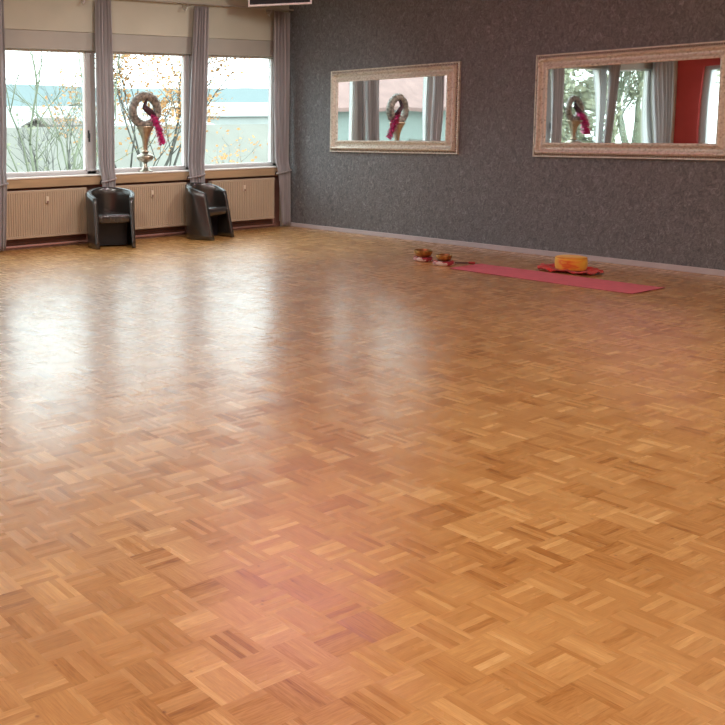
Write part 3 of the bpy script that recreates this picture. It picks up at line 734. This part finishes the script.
MB().tube([(-0.11, 0, 0.013), (0.02, 0, 0.013), (0.04, 0, 0.013)], [0.008, 0.009, 0.009], 10).build('handle', M['mallet'], ml, smooth=True)
MB().tube([(0.04, 0, 0.0145), (0.05, 0, 0.0145), (0.10, 0, 0.0145), (0.108, 0, 0.0145)], [0.010, 0.0142, 0.0142, 0.010], 12).build('felt_head', M['felt'], ml, smooth=True)

# ------------------------------------------------------------------ ceiling lamps (above and behind the picture; warm ones and spots are added fill)
def ceiling_lamp(x, y, power, col, mtl, label, size=0.6):
    t = thing('ceiling_lamp', (x, y, H - 0.07), 0, label, 'ceiling lamp', 'round ceiling lamps')
    MB().lathe([(size * .52, 0.0), (size * .54, 0.01), (size * .54, 0.06), (size * .5, 0.07)], 32).build('lamp_housing', M['bezel'], t, smooth=False)
    MB().lathe([(size * .48, -0.012), (size * .50, -0.001)], 32).build('lamp_diffuser', mtl, t)
    ld = bpy.data.lights.new('lamp_light', 'AREA'); ld.shape = 'DISK'; ld.size = size; ld.energy = power; ld.color = col
    lo = bpy.data.objects.new('lamp_light', ld); COL.objects.link(lo); lo.parent = t; lo.location = (0, 0, -0.02)
    return t
FILL_LAMPS = [(0.8, -1.2), (6.6, -1.0), (2.2, 2.4), (6.4, 1.6)]  # unseen warm lamps added to balance the daylight indoors
for i, (x, y) in enumerate(FILL_LAMPS):
    ceiling_lamp(x, y, 60, (1.0, 0.87, 0.76), M['lamp'], ['added warm ceiling fill lamp behind the viewer', 'added warm ceiling fill lamp in the rear right part of the room', 'added warm ceiling fill lamp over the left part of the floor', 'added warm ceiling fill lamp over the near right floor'][i])
ceiling_lamp(6.7, 7.0, 6, (1.0, 0.45, 0.55), M['pinklamp'], 'large pink glowing ceiling lamp in front of the windows', 1.9)

def spotlight(x, y, tx, ty, tz, power, label):  # unseen spots added to brighten the window wall and far floor
    t = thing('added_fill_spot', (x, y, H), 0, label, 'spotlight', 'added fill spotlights washing the window wall')
    d = (Vector((tx, ty, tz)) - Vector((x, y, H - 0.16))).normalized()
    MB().lathe([(0.05, -0.02), (0.05, 0.0)], 24).build('mounting_plate', M['bezel'], t)
    MB().tube([(0, 0, -0.02), (0, 0, -0.12)], 0.012, 10).build('stem', M['bezel'], t)
    p = Vector((0, 0, -0.16))
    MB().tube([p - d * 0.07, p - d * 0.06, p + d * 0.06, p + d * 0.08], [0.03, 0.05, 0.055, 0.06], 20).build('lamp_head', M['bezel'], t)
    ld = bpy.data.lights.new('fill_spot_light', 'SPOT'); ld.energy = power; ld.color = (1.0, 0.97, 0.90); ld.spot_size = math.radians(105); ld.spot_blend = 1.0; ld.shadow_soft_size = 0.22
    lo = bpy.data.objects.new('fill_spot_light', ld); COL.objects.link(lo); lo.parent = t; lo.location = p + d * 0.31
    lo.rotation_euler = d.to_track_quat('-Z', 'Y').to_euler()
    return t
for (x, y, tx, lb) in ((3.4, 7.0, 5.0, 'left'), (6.0, 7.0, 6.9, 'middle'), (8.3, 7.0, 8.3, 'right-hand')):
    spotlight(x, y, tx, 10.2, 0.7, 170, 'added white fill spotlight aimed at the windows, %s one of three' % lb)

# ------------------------------------------------------------------ outdoors
def part(name, m, parent, *boxes, **k):
    b = MB()
    for q in boxes: b.box(*q)
    return b.build(name, m, parent, **k)
tag(MB().box(-120, 320, 11.2, 420, -4.3, -4.0).build('ground', M['grass']), 'meadow and gardens far below the windows', 'ground', kind='structure')
rnd = random.Random(4); rows = [[], [], []]
for k in range(81):
    x = -320 + 12 * k; zt = 17.4 - 0.010 * (x - 170) * (x > 170) + 0.5 * math.sin(x * 0.021 + 1) + 0.4 * math.sin(x * 0.051) + 0.3 * rnd.random()
    rows[0].append((x, 290, -4)); rows[1].append((x, 310 + 0.0, zt)); rows[2].append((x, 360, zt + 0.3))
tag(MB().grid(rows).build('hills', M['hill'], smooth=True), 'wooded hills on the horizon, paled to teal for haze', 'hills', kind='structure')

def gable(name, x0, x1, y0, y1, ze, zr, zb, wall, roof, label, cat='building', axis='x', wins=()):
    t = thing(name, ((x0 + x1) / 2, (y0 + y1) / 2, zb), 0, label, cat)
    cx, cy = (x0 + x1) / 2, (y0 + y1) / 2; hx, hy = (x1 - x0) / 2, (y1 - y0) / 2; e, r = ze - zb, zr - zb
    if axis == 'x':
        MB().add([(-hx, -hy, 0), (-hx, hy, 0), (-hx, hy, e), (-hx, 0, r), (-hx, -hy, e), (hx, -hy, 0), (hx, hy, 0), (hx, hy, e), (hx, 0, r), (hx, -hy, e)],
                 [(0, 1, 2, 3, 4), (9, 8, 7, 6, 5), (0, 4, 9, 5), (1, 6, 7, 2), (0, 5, 6, 1), (4, 3, 8, 9), (3, 2, 7, 8)]).build('wall', wall, t)
        o = 0.4; s = (r - e) / hy
        for sg, nm in ((-1, 'roof'), (1, 'roof')):
            MB().add([(-hx - o, sg * (hy + o), e - s * o + .02), (hx + o, sg * (hy + o), e - s * o + .02), (hx + o, 0, r + .02), (-hx - o, 0, r + .02),
                      (-hx - o, sg * (hy + o), e - s * o + .17), (hx + o, sg * (hy + o), e - s * o + .17), (hx + o, 0, r + .17), (-hx - o, 0, r + .17)],
                     [(0, 3, 2, 1), (4, 5, 6, 7), (0, 1, 5, 4), (1, 2, 6, 5), (2, 3, 7, 6), (3, 0, 4, 7)]).build(nm, roof, t)
    for (wx0, wx1, wz0, wz1) in wins:
        MB().box(wx0 - cx, wx1 - cx, -hy - 0.05, -hy + 0.02, wz0 - zb, wz1 - zb).build('window', M['roof'], t)
    return t
gable('house', 7, 37, 24, 34, -1.6, 1.36, -4, M['hall'], M['roof'], 'long neighbouring house with grey-beige roof just below the windows')
gable('warehouse', 66, 150, 95, 125, 2.6, 4.7, -4, M['hall'], M['hall'], 'long white warehouse on the plain seen through the rightmost window')
gable('barn', 30, 58, 70, 90, 1.0, 3.4, -4, M['hall'], M['hall'], 'pale barn with white roof seen through the leftmost window')
gable('shed', 35, 37.5, 62, 66, 1.6, 2.1, -4, M['brown'], M['brown'], 'small brown shed in front of the pale barn', 'shed')
gable('red_roof_house', -17.5, -4.5, 27, 39, 2.3, 7.5, -4, M['mint'], M['redroof'], 'mint-white house with faded red roof, seen in the nearer mirror', wins=((-8, -6.6, -0.8, 0.8), (-14, -12.6, -0.8, 0.8)))

def tree(name, x, y, h, seed, label, bark, leaf=None, nleaf=0, spread=0.5, zb=-4.0, lev=5, r0=0.11, lsz=0.14, trunk_h=0.35, leaf_lo=0.0):
    rnd = random.Random(seed); t = thing(name, (x, y, zb), 0, label, 'tree')
    tr = MB(); br = MB(); tips = []
    def grow(p, d, ln, r, lv):
        pts = [p]; q = p.copy(); dd = d.copy(); n = 4
        for k in range(n):
            dd = (dd + Vector((rnd.gauss(0, .09), rnd.gauss(0, .09), rnd.gauss(0, .05) + 0.04))).normalized(); q = q + dd * ln / n; pts.append(q.copy())
        (tr if lv == 0 else br).tube(pts, [r * (1 - 0.4 * k / n) for k in range(n + 1)], 6 if lv < 2 else 4)
        if lv >= 2: tips.extend(pts[1:])
        if lv < lev:
            for c in range(3 if lv else 4):
                s = pts[rnd.choice((2, 3, 4))] if c else pts[-1]
                nd = (dd + Vector((rnd.gauss(0, 1), rnd.gauss(0, 1), rnd.gauss(0.15, .5))).normalized() * (spread + 0.12 * lv)).normalized()
                grow(s.copy(), nd, ln * rnd.uniform(.58, .8), r * 0.52, lv + 1)
    grow(Vector((0, 0, 0)), Vector((0.03, 0, 1)), h * trunk_h, r0, 0)
    tr.build('trunk', bark, t, smooth=True); br.build('branches', bark, t, smooth=True)
    if leaf:
        lf = MB()
        for k in range(nleaf):
            p = rnd.choice(tips) + Vector((rnd.gauss(0, .16), rnd.gauss(0, .16), rnd.gauss(0, .16)))
            a = Vector((rnd.gauss(0, 1), rnd.gauss(0, 1), rnd.gauss(0, 1))).normalized(); b = a.orthogonal().normalized(); s = lsz * rnd.uniform(.6, 1.2)
            lf.add([p - a * s * .5, p + b * s * .35, p + a * s * .5, p - b * s * .35], [(0, 1, 2, 3)])
        lf.build('foliage', leaf, t)['kind'] = 'stuff'
    return t
tree('bare_tree', 8.9, 15.8, 9.2, 21, 'slender bare tree with pale green trunk outside the leftmost window', M['bark'], spread=0.42, r0=0.085)
tree('bare_tree', 11.0, 20.5, 8.0, 31, 'bare tree standing behind the slender pale trunk', M['twig'], M['pale_leaf'], 80, spread=0.5, r0=0.06, lev=4)
tree('autumn_tree', 14.9, 21.4, 8.6, 42, 'orange leaved autumn tree outside the window behind the vase', M['twig'], M['orange_leaf'], 6500, spread=0.30, r0=0.10, lsz=0.12, trunk_h=0.42)
tree('autumn_bush', 15.7, 18.2, 5.0, 52, 'low orange leaved tree at the left of the rightmost window', M['twig'], M['orange_leaf'], 2200, spread=0.75, r0=0.06, lsz=0.11)
tree('bare_tree', -16.8, 20.0, 11.5, 61, 'broad bare tree seen in the far mirror', M['bark'], M['pale_leaf'], 5000, spread=0.6, r0=0.30, lsz=0.2)
tree('bare_tree', -11.8, 18.6, 9.0, 71, 'loose leafy tree seen behind the mirrored second vase', M['twig'], M['pale_leaf'], 5000, spread=0.6, r0=0.2, lsz=0.2)

# ------------------------------------------------------------------ light
world = bpy.data.worlds.new('world'); scn.world = world; world.use_nodes = True
nt = world.node_tree
for n in list(nt.nodes): nt.nodes.remove(n)
out = N(nt, 'ShaderNodeOutputWorld'); bg = N(nt, 'ShaderNodeBackground'); tc = N(nt, 'ShaderNodeTexCoord'); sp = N(nt, 'ShaderNodeSeparateXYZ')
r = ramp(nt, [(0.0, (0.86, 0.99, 0.98)), (0.25, (0.84, 0.97, 1.0)), (1.0, (0.80, 0.93, 1.0))])
nt.links.new(tc.outputs['Generated'], sp.inputs[0]); nt.links.new(sp.outputs[2], r.inputs[0]); nt.links.new(r.outputs[0], bg.inputs[0])
bg.inputs[1].default_value = 5.4
nt.links.new(bg.outputs[0], out.inputs[0])
for (nm, loc, rot, sx, sy) in (('daylight_portal', ((x_end + 9.7) / 2, WY + 0.12, 1.7), (PI / 2, 0, PI), 9.75, 1.65), ('daylight_portal', (XL - 0.15, 9.075, 1.7), (PI / 2, 0, -PI / 2), 1.65, 1.5)):
    ld = bpy.data.lights.new(nm, 'AREA'); ld.shape = 'RECTANGLE'; ld.size = sx; ld.size_y = sy
    ld.cycles.is_portal = True
    lo = bpy.data.objects.new(nm, ld); COL.objects.link(lo); lo.location = loc; lo.rotation_euler = rot

# ------------------------------------------------------------------ camera
f, cx, cy = 945.6, 80.0, 230.0
cam = bpy.data.cameras.new('camera'); co = bpy.data.objects.new('camera', cam); COL.objects.link(co)
right = Vector((0.85662502, -0.51574054, -0.01432688)); down = Vector((-0.06787761, -0.08512798, -0.99405526)); fwd = Vector((0.51145498, 0.85250508, -0.10792999))
m4 = Matrix((( right.x, -down.x, -fwd.x, 0), (right.y, -down.y, -fwd.y, 0), (right.z, -down.z, -fwd.z, 1.5), (0, 0, 0, 1)))
co.matrix_world = m4
cam.sensor_width = 36; cam.lens = f / 725 * 36
cam.shift_x = (362.5 - cx) / 725; cam.shift_y = (cy - 362.5) / 725
cam.clip_start = 0.05; cam.clip_end = 1000
scn.camera = co

scn.view_settings.view_transform = 'Standard'; scn.view_settings.look = 'None'; scn.view_settings.gamma = 1; scn.view_settings.exposure = 0.06
scn.view_settings.use_curve_mapping = False
scn.cycles.use_denoising = True
scn.cycles.max_bounces = 10; scn.cycles.diffuse_bounces = 5; scn.cycles.glossy_bounces = 5; scn.cycles.transparent_max_bounces = 12
scn.cycles.sample_clamp_indirect = 6
